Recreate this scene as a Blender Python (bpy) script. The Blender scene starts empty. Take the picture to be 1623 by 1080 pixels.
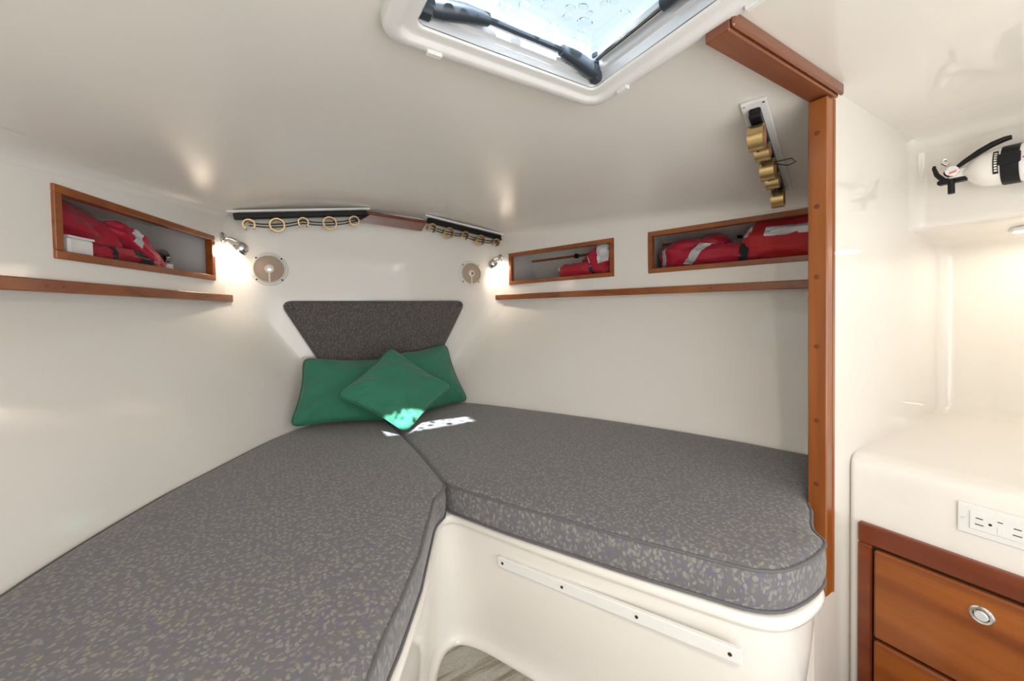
import bpy, math, random
import numpy as np
from math import sin, cos, pi, radians, sqrt
from mathutils import Vector, Matrix, noise

# ------------------------------------------------------------------ camera, world, sun, exposure
Z0 = 0.78                                   # eye height above the cabin sole; z below is written relative to the eye
sc = bpy.context.scene
COL = sc.collection
W_PX, H_PX = 1623.0, 1080.0
F_PX, YAW, PITCH, ROLL, CY_PX = 620.0, radians(31), radians(-1.45), 0.018, 511.0
cam_d = bpy.data.cameras.new('camera'); cam = bpy.data.objects.new('camera', cam_d); COL.objects.link(cam)
cam_d.sensor_width = 36.0; cam_d.lens = 36.0 * F_PX / W_PX
cam_d.shift_y = (CY_PX - H_PX / 2) / W_PX
cam_d.clip_start = 0.01
_f = Vector((sin(YAW) * cos(PITCH), cos(YAW) * cos(PITCH), sin(PITCH)))
_r = Vector((cos(YAW), -sin(YAW), 0)); _u = _r.cross(_f)
_R = _r * cos(ROLL) - _u * sin(ROLL); _U = _u * cos(ROLL) + _r * sin(ROLL)
M = Matrix(((_R.x, _U.x, -_f.x, 0), (_R.y, _U.y, -_f.y, 0), (_R.z, _U.z, -_f.z, Z0), (0, 0, 0, 1)))
cam.matrix_world = M
sc.camera = cam

world = bpy.data.worlds.new('sky'); sc.world = world; world.use_nodes = True
_bg = world.node_tree.nodes['Background']
_bg.inputs[0].default_value = (0.86, 0.94, 1.0, 1); _bg.inputs[1].default_value = 0.54

sun_d = bpy.data.lights.new('sun', 'SUN'); sun = bpy.data.objects.new('sun', sun_d); COL.objects.link(sun)
sun_d.energy = 17.0; sun_d.angle = radians(0.7); sun_d.color = (1.0, 0.97, 0.94)
SUN_DIR = Vector((0.10, 0.957, -1.0))
sun.rotation_euler = SUN_DIR.to_track_quat('-Z', 'Y').to_euler()

# added fill behind the eye, tilted up, standing in for daylight from aft
fill_d = bpy.data.lights.new('aft_fill_light', 'AREA'); fill = bpy.data.objects.new('aft_fill_light', fill_d); COL.objects.link(fill)
fill_d.shape = 'RECTANGLE'; fill_d.size = 1.4; fill_d.size_y = 0.8; fill_d.energy = 5.5; fill_d.color = (1.0, 0.965, 0.92)
fill.location = (0.10, -0.62, Z0 - 0.15); fill.rotation_euler = (radians(125), 0, 0)

vs = sc.view_settings
vs.view_transform = 'Standard'; vs.look = 'None'; vs.gamma = 1.0; vs.use_curve_mapping = False
vs.exposure = 1.15

# ------------------------------------------------------------------ materials
def nmat(name):
    m = bpy.data.materials.new(name); m.use_nodes = True
    nt = m.node_tree; b = nt.nodes['Principled BSDF']
    return m, nt, b
def plain(name, col, rough=0.5, metal=0.0, coat=0.0, emis=None, es=0.0, bump=0.0, bscale=200):
    m, nt, b = nmat(name)
    b.inputs['Base Color'].default_value = (*col, 1); b.inputs['Roughness'].default_value = rough
    b.inputs['Metallic'].default_value = metal; b.inputs['Coat Weight'].default_value = coat
    if emis: b.inputs['Emission Color'].default_value = (*emis, 1); b.inputs['Emission Strength'].default_value = es
    n = nt.nodes.new('ShaderNodeTexNoise'); n.inputs['Scale'].default_value = bscale
    tc = nt.nodes.new('ShaderNodeTexCoord'); nt.links.new(tc.outputs['Object'], n.inputs['Vector'])
    # faint colour variation keeps every surface procedural
    mx = nt.nodes.new('ShaderNodeMixRGB'); mx.blend_type = 'MULTIPLY'; mx.inputs[0].default_value = 0.06
    mx.inputs[1].default_value = (*col, 1); nt.links.new(n.outputs['Fac'], mx.inputs[2]); nt.links.new(mx.outputs[0], b.inputs['Base Color'])
    if bump:
        bp = nt.nodes.new('ShaderNodeBump'); bp.inputs['Strength'].default_value = bump; bp.inputs['Distance'].default_value = 0.002
        nt.links.new(n.outputs['Fac'], bp.inputs['Height']); nt.links.new(bp.outputs[0], b.inputs['Normal'])
    return m
def gelcoat(name, col, rough=0.08, wave=0.04):
    m, nt, b = nmat(name)
    tc = nt.nodes.new('ShaderNodeTexCoord')
    n = nt.nodes.new('ShaderNodeTexNoise'); n.inputs['Scale'].default_value = 2.5; n.inputs['Detail'].default_value = 4
    nt.links.new(tc.outputs['Object'], n.inputs['Vector'])
    mx = nt.nodes.new('ShaderNodeMixRGB'); mx.inputs[1].default_value = (*col, 1)
    mx.inputs[2].default_value = (col[0] * .97, col[1] * .955, col[2] * .93, 1)
    nt.links.new(n.outputs['Fac'], mx.inputs[0]); nt.links.new(mx.outputs[0], b.inputs['Base Color'])
    b.inputs['Roughness'].default_value = rough
    n2 = nt.nodes.new('ShaderNodeTexNoise'); n2.inputs['Scale'].default_value = 5.0; n2.inputs['Detail'].default_value = 1
    nt.links.new(tc.outputs['Object'], n2.inputs['Vector'])
    bp = nt.nodes.new('ShaderNodeBump'); bp.inputs['Strength'].default_value = wave; bp.inputs['Distance'].default_value = 0.02
    nt.links.new(n2.outputs['Fac'], bp.inputs['Height']); nt.links.new(bp.outputs[0], b.inputs['Normal'])
    return m
def wood(name, dark, light, axis='Y', rz=0.0, rough=0.28, fine=1.0):
    m, nt, b = nmat(name)
    tc = nt.nodes.new('ShaderNodeTexCoord'); mp = nt.nodes.new('ShaderNodeMapping')
    s = {'X': (2.2, 26, 26), 'Y': (26, 2.2, 26), 'Z': (26, 26, 2.2)}[axis]
    mp.inputs['Scale'].default_value = tuple(v * fine for v in s); mp.inputs['Rotation'].default_value = (0, 0, rz)
    nt.links.new(tc.outputs['Object'], mp.inputs['Vector'])
    n = nt.nodes.new('ShaderNodeTexNoise'); n.inputs['Scale'].default_value = 1.0; n.inputs['Detail'].default_value = 6; n.inputs['Distortion'].default_value = 0.6
    nt.links.new(mp.outputs[0], n.inputs['Vector'])
    cr = nt.nodes.new('ShaderNodeValToRGB')
    cr.color_ramp.elements[0].position = 0.3; cr.color_ramp.elements[0].color = (*dark, 1)
    cr.color_ramp.elements[1].position = 0.72; cr.color_ramp.elements[1].color = (*light, 1)
    nt.links.new(n.outputs['Fac'], cr.inputs[0]); nt.links.new(cr.outputs[0], b.inputs['Base Color'])
    b.inputs['Roughness'].default_value = rough; b.inputs['Coat Weight'].default_value = 0.25; b.inputs['Coat Roughness'].default_value = 0.15
    return m
def leaf_fabric(name, ground, blue, leaf, scale=1.0):
    # woven upholstery with a scatter of small bean-shaped leaves
    m, nt, b = nmat(name); L = nt.links.new
    tc = nt.nodes.new('ShaderNodeTexCoord')
    def math_(op, a, b):
        n = nt.nodes.new('ShaderNodeMath'); n.operation = op
        for k, x in enumerate((a, b)):
            if isinstance(x, (int, float)): n.inputs[k].default_value = x
            else: L(x, n.inputs[k])
        return n.outputs[0]
    layers = []
    for k in range(2):                                         # two scatters of beans, each bean turned its own way
        mp = nt.nodes.new('ShaderNodeMapping'); mp.inputs['Scale'].default_value = (96 * scale, 96 * scale, 92 * scale); mp.inputs['Location'].default_value = (k * 3.7, k * 1.3, k * .5)
        mp.inputs['Rotation'].default_value = (0, 0, k * .7); L(tc.outputs['Object'], mp.inputs['Vector'])
        v = nt.nodes.new('ShaderNodeTexVoronoi'); v.inputs['Scale'].default_value = 1.0; v.inputs['Randomness'].default_value = 0.8; L(mp.outputs[0], v.inputs['Vector'])
        sb = nt.nodes.new('ShaderNodeVectorMath'); sb.operation = 'SUBTRACT'; L(mp.outputs[0], sb.inputs[0]); L(v.outputs['Position'], sb.inputs[1])
        sx = nt.nodes.new('ShaderNodeSeparateColor'); L(v.outputs['Color'], sx.inputs[0])
        ro = nt.nodes.new('ShaderNodeVectorRotate'); ro.rotation_type = 'AXIS_ANGLE'; ro.inputs['Axis'].default_value = (.3, .3, .9); L(sb.outputs[0], ro.inputs['Vector']); L(math_('MULTIPLY', sx.outputs[0], 6.28), ro.inputs['Angle'])
        xyz = nt.nodes.new('ShaderNodeSeparateXYZ'); L(ro.outputs[0], xyz.inputs[0])
        bx_ = math_('MULTIPLY', xyz.outputs[0], xyz.outputs[0]); by_ = math_('SUBTRACT', xyz.outputs[1], math_('MULTIPLY', bx_, 1.1)); by_ = math_('MULTIPLY', by_, 1.75)
        d2 = math_('ADD', math_('ADD', bx_, math_('MULTIPLY', by_, by_)), math_('MULTIPLY', math_('MULTIPLY', xyz.outputs[2], xyz.outputs[2]), .55))
        mr = nt.nodes.new('ShaderNodeMapRange'); mr.inputs[1].default_value = 0.18; mr.inputs[2].default_value = 0.12; L(d2, mr.inputs[0]); layers.append(mr.outputs[0])
    mm_out = math_('MAXIMUM', layers[0], math_('MULTIPLY', layers[1], .5))
    g = nt.nodes.new('ShaderNodeTexNoise'); g.inputs['Scale'].default_value = 110 * scale; L(tc.outputs['Object'], g.inputs['Vector'])
    gr = nt.nodes.new('ShaderNodeMapRange'); gr.inputs[1].default_value = 0.5; gr.inputs[2].default_value = 0.62; L(g.outputs['Fac'], gr.inputs[0])
    c1 = nt.nodes.new('ShaderNodeMixRGB'); c1.inputs[1].default_value = (*ground, 1); c1.inputs[2].default_value = (*blue, 1); L(gr.outputs[0], c1.inputs[0])
    c2 = nt.nodes.new('ShaderNodeMixRGB'); c2.inputs[2].default_value = (*leaf, 1); L(c1.outputs[0], c2.inputs[1]); L(mm_out, c2.inputs[0])
    wv = nt.nodes.new('ShaderNodeTexNoise'); wv.inputs['Scale'].default_value = 900; L(tc.outputs['Object'], wv.inputs['Vector'])
    c3 = nt.nodes.new('ShaderNodeMixRGB'); c3.blend_type = 'MULTIPLY'; c3.inputs[0].default_value = 0.35; L(c2.outputs[0], c3.inputs[1]); L(wv.outputs['Fac'], c3.inputs[2])
    L(c3.outputs[0], b.inputs['Base Color']); b.inputs['Roughness'].default_value = 0.85
    b.inputs['Sheen Weight'].default_value = 0.2
    bp = nt.nodes.new('ShaderNodeBump'); bp.inputs['Strength'].default_value = 0.25; bp.inputs['Distance'].default_value = 0.001
    L(wv.outputs['Fac'], bp.inputs['Height']); L(bp.outputs[0], b.inputs['Normal'])
    return m
def cloth(name, col, col2=None, rough=0.8, bump=0.4, scale=14):
    m, nt, b = nmat(name); L = nt.links.new
    tc = nt.nodes.new('ShaderNodeTexCoord')
    n = nt.nodes.new('ShaderNodeTexNoise'); n.inputs['Scale'].default_value = scale; n.inputs['Detail'].default_value = 3; L(tc.outputs['Object'], n.inputs['Vector'])
    c = nt.nodes.new('ShaderNodeMixRGB'); c.inputs[1].default_value = (*col, 1); c.inputs[2].default_value = (*(col2 or tuple(v * .75 for v in col)), 1)
    L(n.outputs['Fac'], c.inputs[0]); L(c.outputs[0], b.inputs['Base Color'])
    b.inputs['Roughness'].default_value = rough; b.inputs['Sheen Weight'].default_value = 0.15
    w = nt.nodes.new('ShaderNodeTexNoise'); w.inputs['Scale'].default_value = 700; L(tc.outputs['Object'], w.inputs['Vector'])
    bp = nt.nodes.new('ShaderNodeBump'); bp.inputs['Strength'].default_value = bump; bp.inputs['Distance'].default_value = 0.0006
    L(w.outputs['Fac'], bp.inputs['Height']); L(bp.outputs[0], b.inputs['Normal'])
    return m
def carpet_mat(name):
    m, nt, b = nmat(name); L = nt.links.new
    tc = nt.nodes.new('ShaderNodeTexCoord'); mp = nt.nodes.new('ShaderNodeMapping'); mp.inputs['Rotation'].default_value = (0, 0, radians(31))
    mp.inputs['Scale'].default_value = (5, 60, 1); L(tc.outputs['Object'], mp.inputs[0])
    n = nt.nodes.new('ShaderNodeTexNoise'); n.inputs['Scale'].default_value = 1.0; n.inputs['Detail'].default_value = 5; L(mp.outputs[0], n.inputs['Vector'])
    cr = nt.nodes.new('ShaderNodeValToRGB'); e = cr.color_ramp.elements
    e[0].position = 0.30; e[0].color = (0.26, 0.20, 0.14, 1); e[1].position = 0.46; e[1].color = (0.52, 0.49, 0.44, 1)
    x = e.new(0.75); x.color = (0.60, 0.57, 0.50, 1)
    L(n.outputs['Fac'], cr.inputs[0])
    w = nt.nodes.new('ShaderNodeTexNoise'); w.inputs['Scale'].default_value = 420; L(tc.outputs['Object'], w.inputs['Vector'])
    c = nt.nodes.new('ShaderNodeMixRGB'); c.blend_type = 'MULTIPLY'; c.inputs[0].default_value = 0.6; L(cr.outputs[0], c.inputs[1]); L(w.outputs['Fac'], c.inputs[2])
    L(c.outputs[0], b.inputs['Base Color']); b.inputs['Roughness'].default_value = 0.95
    bp = nt.nodes.new('ShaderNodeBump'); bp.inputs['Strength'].default_value = 0.8; bp.inputs['Distance'].default_value = 0.002
    L(w.outputs['Fac'], bp.inputs['Height']); L(bp.outputs[0], b.inputs['Normal'])
    return m
def pane_mat(name):
    m = bpy.data.materials.new(name); m.use_nodes = True; nt = m.node_tree; nt.nodes.clear()
    o = nt.nodes.new('ShaderNodeOutputMaterial'); t = nt.nodes.new('ShaderNodeBsdfTransparent'); g = nt.nodes.new('ShaderNodeBsdfGlossy')
    t.inputs[0].default_value = (0.90, 0.96, 0.985, 1); g.inputs['Roughness'].default_value = 0.03
    f = nt.nodes.new('ShaderNodeValue'); f.outputs[0].default_value = 0.05
    mx = nt.nodes.new('ShaderNodeMixShader'); nt.links.new(f.outputs[0], mx.inputs[0]); nt.links.new(t.outputs[0], mx.inputs[1]); nt.links.new(g.outputs[0], mx.inputs[2])
    nt.links.new(mx.outputs[0], o.inputs[0]); return m
def drop_mat(name):
    m, nt, b = nmat(name)
    b.inputs['Base Color'].default_value = (0.95, 0.98, 1, 1); b.inputs['Roughness'].default_value = 0.02
    b.inputs['Transmission Weight'].default_value = 1.0; b.inputs['IOR'].default_value = 1.33
    return m

WHITE = gelcoat('white_gelcoat', (0.81, 0.782, 0.745))
WHITE_C = gelcoat('cream_gelcoat', (0.78, 0.742, 0.685), rough=0.05)
HEADL = gelcoat('headliner_gelcoat', (0.80, 0.765, 0.725), rough=0.22)
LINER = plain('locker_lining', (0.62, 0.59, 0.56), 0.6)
WD_Y = wood('teak_fore_aft', (0.19, 0.045, 0.008), (0.35, 0.105, 0.020), 'Y')
WD_Z = wood('teak_upright', (0.20, 0.050, 0.008), (0.35, 0.110, 0.018), 'Z')
WD_X = wood('teak_athwart', (0.15, 0.042, 0.015), (0.25, 0.080, 0.030), 'X')
WD_RED = wood('red_mahogany', (0.12, 0.020, 0.004), (0.22, 0.048, 0.010), 'Y', fine=0.8)
WD_DRAW = wood('amber_drawer_wood', (0.17, 0.036, 0.004), (0.44, 0.135, 0.018), 'Y', fine=0.55)
WD_BRN = wood('brown_plate_wood', (0.16, 0.065, 0.04), (0.25, 0.11, 0.07), 'X')
PLUG = plain('dark_wood_plug', (0.15, 0.04, 0.008), 0.4)
FABRIC = leaf_fabric('grey_leaf_upholstery', (0.165, 0.160, 0.164), (0.152, 0.147, 0.200), (0.285, 0.276, 0.250))
FABRIC_H = leaf_fabric('brown_grey_leaf_upholstery', (0.095, 0.083, 0.074), (0.09, 0.078, 0.072), (0.165, 0.147, 0.127), 1.1)
PIPE = cloth('grey_welt_cord', (0.125, 0.122, 0.125))
GREEN = cloth('green_canvas', (0.022, 0.190, 0.108), (0.026, 0.155, 0.092))
GREEN_P = cloth('green_welt_cord', (0.012, 0.13, 0.075))
RED = cloth('red_nylon', (0.46, 0.004, 0.030), (0.33, 0.002, 0.022), rough=0.6, scale=20)
RED_O = cloth('orange_red_nylon', (0.56, 0.020, 0.016), (0.42, 0.006, 0.022), rough=0.6, scale=12)
SILVER = plain('reflective_tape', (0.60, 0.60, 0.63), 0.35, 0.15)
BLACK = plain('black_plastic', (0.006, 0.006, 0.007), 0.45)
BLACK.node_tree.nodes['Principled BSDF'].inputs['Specular IOR Level'].default_value = 0.3
WEB = cloth('black_webbing', (0.012, 0.012, 0.014))
BLUEBLK = plain('blue_black_plastic', (0.030, 0.040, 0.055), 0.35)
CHROME = plain('chrome', (0.75, 0.73, 0.71), 0.12, 1.0)
ALU = plain('brushed_aluminium', (0.74, 0.75, 0.77), 0.35, 0.35)
BRASS = plain('brass_ring', (0.62, 0.45, 0.20), 0.3, 0.9)
COPPER = plain('copper_lining', (0.42, 0.20, 0.11), 0.45, 0.3)
WPLAS = plain('white_plastic', (0.80, 0.79, 0.77), 0.32)
IVORY = plain('ivory_plastic', (0.80, 0.74, 0.66), 0.4)
TAN = plain('tan_grille_mesh', (0.47, 0.37, 0.29), 0.6, bump=0.9, bscale=900)
DARK = plain('dark_gap', (0.02, 0.018, 0.016), 0.7)
SEAL = plain('grey_seal', (0.10, 0.10, 0.11), 0.6)
LAMPEM = plain('lamp_bulb', (1, 1, 1), 0.5, emis=(1.0, 0.86, 0.66), es=25.0)
PUCKEM = plain('puck_lens', (1, 1, 1), 0.5, emis=(1.0, 0.86, 0.66), es=16.0)
XWHITE = plain('white_enamel', (0.82, 0.79, 0.74), 0.2)
LABEL_R = plain('label_red', (0.55, 0.05, 0.04), 0.5)
ORANGE = plain('gauge_orange', (0.75, 0.18, 0.05), 0.5)
CARPET = carpet_mat('beige_woven_carpet')
PANE = pane_mat('hatch_acrylic')
DROP = drop_mat('rain_water')

# ------------------------------------------------------------------ helpers (vertices in eye-relative world coordinates)
ORG = {}
def tag(o, label=None, cat=None, group=None, kind=None):
    if label: o['label'] = label
    if cat: o['category'] = cat
    if group: o['group'] = group
    if kind: o['kind'] = kind
    return o
def thing(name, loc, label, cat, group=None):
    o = bpy.data.objects.new(name, None); COL.objects.link(o); o.empty_display_size = 0.05
    w = Vector((loc[0], loc[1], loc[2] + Z0)); o.location = w; ORG[o.name] = w
    return tag(o, label, cat, group)
def link(name, verts, faces, mat, parent=None, smooth=True, angle=35):
    vv = np.array([tuple(v) for v in verts], dtype=float); vv[:, 2] += Z0
    lo, hi = vv.min(0), vv.max(0)
    w = Vector(((lo[0] + hi[0]) / 2, (lo[1] + hi[1]) / 2, lo[2]))
    vv = vv - np.array(w)
    me = bpy.data.meshes.new(name); me.from_pydata([tuple(v) for v in vv], [], [tuple(f) for f in faces]); me.update()
    import bmesh
    bm = bmesh.new(); bm.from_mesh(me); bmesh.ops.recalc_face_normals(bm, faces=bm.faces)
    if smooth:
        ca = radians(angle)
        for f in bm.faces: f.smooth = True
        for e in bm.edges:
            if len(e.link_faces) == 2 and e.calc_face_angle(0) > ca: e.smooth = False
    bm.to_mesh(me); bm.free()
    me.materials.append(mat)
    o = bpy.data.objects.new(name, me); COL.objects.link(o)
    if parent is not None:
        o.parent = parent; o.location = w - ORG[parent.name]
    else: o.location = w
    ORG[o.name] = w
    return o
def weld(o):
    import bmesh
    bm = bmesh.new(); bm.from_mesh(o.data); bmesh.ops.remove_doubles(bm, verts=bm.verts, dist=2e-5); bmesh.ops.recalc_face_normals(bm, faces=bm.faces)
    bm.to_mesh(o.data); bm.free()
class G:
    """collects shapes for one mesh"""
    def __init__(s): s.v = []; s.f = []
    def add(s, v, f):
        n = len(s.v); s.v += [tuple(x) for x in v]; s.f += [tuple(i + n for i in q) for q in f]; return s
    def build(s, name, mat, parent=None, **k): return link(name, s.v, s.f, mat, parent, **k)
def V(*a): return Vector(a)
def obox(c, ax, ay, az, hx, hy, hz, bev=0.0):
    """oriented box, optionally with chamfered edges"""
    c = Vector(c); ax = Vector(ax).normalized(); ay = Vector(ay).normalized(); az = Vector(az).normalized()
    if bev <= 0:
        v = [c + ax * (x * hx) + ay * (y * hy) + az * (z * hz) for x in (-1, 1) for y in (-1, 1) for z in (-1, 1)]
        return v, [(0, 1, 3, 2), (4, 6, 7, 5), (0, 4, 5, 1), (2, 3, 7, 6), (0, 2, 6, 4), (1, 5, 7, 3)]
    b = min(bev, hx * .9, hy * .9, hz * .9)
    v = []; idx = {}
    for x in (-1, 1):
        for y in (-1, 1):
            for z in (-1, 1):
                for k in range(3):
                    d = [hx - b, hy - b, hz - b]; d[k] += b
                    idx[(x, y, z, k)] = len(v); v.append(c + ax * (x * d[0]) + ay * (y * d[1]) + az * (z * d[2]))
    f = []
    sg = (-1, 1)
    for s_ in sg:
        f.append([idx[(s_, y, z, 0)] for y, z in ((-1, -1), (1, -1), (1, 1), (-1, 1))])
        f.append([idx[(x, s_, z, 1)] for x, z in ((-1, -1), (1, -1), (1, 1), (-1, 1))])
        f.append([idx[(x, y, s_, 2)] for x, y in ((-1, -1), (1, -1), (1, 1), (-1, 1))])
    for a in sg:
        for b2 in sg:
            f.append([idx[(-1, a, b2, 1)], idx[(1, a, b2, 1)], idx[(1, a, b2, 2)], idx[(-1, a, b2, 2)]])
            f.append([idx[(a, -1, b2, 0)], idx[(a, 1, b2, 0)], idx[(a, 1, b2, 2)], idx[(a, -1, b2, 2)]])
            f.append([idx[(a, b2, -1, 0)], idx[(a, b2, 1, 0)], idx[(a, b2, 1, 1)], idx[(a, b2, -1, 1)]])
    for x in sg:
        for y in sg:
            for z in sg: f.append([idx[(x, y, z, k)] for k in range(3)])
    return v, f
def box(x0, x1, y0, y1, z0, z1, bev=0.0):
    return obox(((x0 + x1) / 2, (y0 + y1) / 2, (z0 + z1) / 2), (1, 0, 0), (0, 1, 0), (0, 0, 1), abs(x1 - x0) / 2, abs(y1 - y0) / 2, abs(z1 - z0) / 2, bev)
def basis(d):
    d = Vector(d).normalized(); a = Vector((0, 0, 1)) if abs(d.z) < .9 else Vector((1, 0, 0))
    x = d.cross(a).normalized(); return x, d.cross(x).normalized(), d
def tube(path, r, n=10, closed=False, caps=True):
    P = [Vector(p) for p in path]; N = len(P); v = []; f = []
    rr = r if isinstance(r, (list, tuple)) else [r] * N
    px = None
    for i in range(N):
        a = P[(i - 1) % N] if (closed or i > 0) else P[i]; b = P[(i + 1) % N] if (closed or i < N - 1) else P[i]
        d = (b - a); d = d.normalized() if d.length > 1e-9 else Vector((0, 0, 1))
        if px is None: px = basis(d)[0]
        x = (px - d * px.dot(d)); x = x.normalized() if x.length > 1e-6 else basis(d)[0]
        y = d.cross(x); px = x
        for k in range(n):
            t = 2 * pi * k / n; v.append(P[i] + x * (rr[i] * cos(t)) + y * (rr[i] * sin(t)))
    for i in range(N if closed else N - 1):
        j = (i + 1) % N
        for k in range(n): f.append((i * n + k, i * n + (k + 1) % n, j * n + (k + 1) % n, j * n + k))
    if caps and not closed: f.append(tuple(range(n))[::-1]); f.append(tuple((N - 1) * n + k for k in range(n)))
    return v, f
def lathe(c, axis, prof, n=24, cap0=True, cap1=True):
    """prof: list of (radius, height along axis)"""
    x, y, d = basis(axis); c = Vector(c); v = []; f = []
    for r, h in prof:
        for k in range(n):
            t = 2 * pi * k / n; v.append(c + d * h + x * (r * cos(t)) + y * (r * sin(t)))
    for i in range(len(prof) - 1):
        for k in range(n): f.append((i * n + k, i * n + (k + 1) % n, (i + 1) * n + (k + 1) % n, (i + 1) * n + k))
    if cap0: f.append(tuple(range(n)))
    if cap1: f.append(tuple((len(prof) - 1) * n + k for k in range(n)))
    return v, f
def loft(rows, closed=False, cap0=False, cap1=False):
    n = len(rows[0]); v = [p for r in rows for p in r]; f = []
    for i in range(len(rows) - 1):
        for k in range(n if closed else n - 1):
            f.append((i * n + k, i * n + (k + 1) % n, (i + 1) * n + (k + 1) % n, (i + 1) * n + k))
    if cap0: f.append(tuple(range(n)))
    if cap1: f.append(tuple((len(rows) - 1) * n + k for k in range(n)))
    return v, f
def fillet(pts, radii, n=6, closed=True):
    """round the corners of a 2-D polyline with quadratic curves"""
    out = []; N = len(pts)
    for i in range(N):
        p = Vector(pts[i]).to_2d() if len(pts[i]) > 2 else Vector(pts[i]); r = radii[i] if isinstance(radii, (list, tuple)) else radii
        if r <= 0 or (not closed and i in (0, N - 1)): out.append(p); continue
        a = Vector(pts[(i - 1) % N][:2]); b = Vector(pts[(i + 1) % N][:2])
        da = a - p; db = b - p; ra = min(r, da.length * .49); rb = min(r, db.length * .49)
        A = p + da.normalized() * ra; B = p + db.normalized() * rb
        for k in range(n + 1):
            t = k / n; out.append(A * (1 - t) ** 2 + p * (2 * t * (1 - t)) + B * t ** 2)
    return out
def resample(pts, n):
    P = np.array([tuple(p)[:2] for p in pts], float); d = np.r_[0, np.cumsum(np.hypot(*np.diff(P, axis=0).T))]
    t = np.linspace(0, d[-1], n); return np.c_[np.interp(t, d, P[:, 0]), np.interp(t, d, P[:, 1])]
def spline(pts, n):
    """Catmull-Rom through 2-D points, resampled"""
    P = [Vector(p) for p in pts]; P = [P[0] * 2 - P[1]] + P + [P[-1] * 2 - P[-2]]; out = []
    for i in range(1, len(P) - 2):
        for k in range(12):
            t = k / 12; a, b, c, d = P[i - 1], P[i], P[i + 1], P[i + 2]
            out.append(.5 * ((2 * b) + (c - a) * t + (2 * a - 5 * b + 4 * c - d) * t * t + (3 * b - a - 3 * c + d) * t ** 3))
    out.append(P[-2]); return resample(out, n)
def offset(poly, d, closed=True):
    """offset a 2-D polyline by d to its left-hand (outer, for clockwise) side"""
    P = np.array([tuple(p)[:2] for p in poly], float); N = len(P)
    if closed: a = np.roll(P, 1, 0); b = np.roll(P, -1, 0)
    else:
        a = np.r_[P[:1], P[:-1]]; b = np.r_[P[1:], P[-1:]]
    t = b - a; t /= np.maximum(np.hypot(t[:, 0], t[:, 1]), 1e-9)[:, None]
    return P + d * np.c_[-t[:, 1], t[:, 0]]
def area(poly):
    P = np.array([tuple(p)[:2] for p in poly]); x, y = P.T; return .5 * np.sum(x * np.roll(y, -1) - np.roll(x, -1) * y)

from mathutils.geometry import delaunay_2d_cdt, intersect_point_tri_2d
def inside(P, x, y):
    px, py = P[:, 0], P[:, 1]; qx, qy = np.roll(px, -1), np.roll(py, -1)
    c = ((py > y) != (qy > y)); xi = (qx - px) * (y - py) / np.where(qy == py, 1e-9, qy - py) + px
    return bool(np.sum(c & (x < xi)) % 2)
def cap(poly, step):
    """even triangulation of a 2-D outline: points and triangles"""
    P = np.array([tuple(p)[:2] for p in poly], float); N = len(P); pts = [Vector(p) for p in P]
    lo, hi = P.min(0), P.max(0); y = lo[1] + step / 2; row = 0
    while y < hi[1]:
        x = lo[0] + step / 2 * (1 + row % 2)
        while x < hi[0]:
            if inside(P, x, y) and np.min(np.hypot(P[:, 0] - x, P[:, 1] - y)) > step * .55: pts.append(Vector((x, y)))
            x += step
        y += step * .87; row += 1
    r = delaunay_2d_cdt(pts, [], [list(range(N))] if area(P) > 0 else [list(range(N))[::-1]], 1, 1e-7)
    return [tuple(v) for v in r[0]], [tuple(f) for f in r[2]]
# ------------------------------------------------------------------ the boat's shape
XC = 0.395                                                    # centreline
def ceil_z(x, y): return 0.474 - 0.028 * (y - 0.5) - 0.20 * (x - 0.45) ** 2
YB = 1.75                                                     # forward bulkhead
ND = Vector((0.374, 0.928, 0)).normalized()                   # direction of the left upper panel (aft to forward)
NO = Vector((-ND.y, ND.x, 0))                                 # its outboard side
LP = Vector((-0.413, 1.047, 0))
RD = Vector((-0.294, 0.956, 0)).normalized(); RO = Vector((RD.y, -RD.x, 0)); RP = Vector((1.331, 0.531, 0))
def lpt(s, o, z): p = LP + ND * s + NO * o; return Vector((p.x, p.y, z))
def rpt(s, o, z): p = RP + RD * s + RO * o; return Vector((p.x, p.y, z))
S_L = (YB - LP.y) / ND.y; S_R = (YB - RP.y) / RD.y            # where the panels reach the bulkhead
ZR = 0.056                                                    # lower edge of the upper panels

# lower hull sides and forward bulkhead: one lofted liner, cut into three walls
NW = 40
cushL = spline([(-.66, -.6), (-.58, -.1), (-.47, .5), (-.364, .885), (-.257, 1.137), (-.166, 1.289), (-.044, 1.479), (.05, 1.585), (.20, YB)], NW)
topL = spline([(-.74, -.6), (-.66, .1), (-.565, .62), (-.443, 1.047), (-.355, 1.286), (-.150, 1.70), (-.131, YB)], NW)
cushR = spline([(1.31, .36), (1.242, .495), (1.18, .693), (1.07, .971), (.964, 1.193), (.80, 1.50), (.718, 1.62), (.62, YB)], NW)
topR = spline([(1.416, .36), (1.365, .531), (1.185, 1.12), (1.0, 1.655), (.955, YB)], NW)
levels = [-.79, -.50, -.40, -.30, -.20, -.12, -.05, 0.0, ZR + .004]
def wallrow(c, t, z):
    u = (max(z, -.5) + .4) / .456
    return [Vector((*(c[i] * (1 - u) + t[i] * u), z)) for i in range(NW)]
rowsL = [wallrow(cushL, topL, z) for z in levels]; rowsR = [wallrow(cushR, topR, z) for z in levels]
NF = 8
def corner(row, side):
    """fillet between a wall row and the bulkhead"""
    J = row[-1]; A = row[-3]; B = Vector((J.x + side * .05, YB, J.z))
    return [A * (1 - t) ** 2 + J * (2 * t * (1 - t)) + B * t ** 2 for t in [k / NF for k in range(NF + 1)]]
wl = tag(link('wall_left', *loft(rowsL), WHITE, angle=60), kind='structure')
wr = tag(link('wall_right', *loft(rowsR), WHITE, angle=60), kind='structure')

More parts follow.
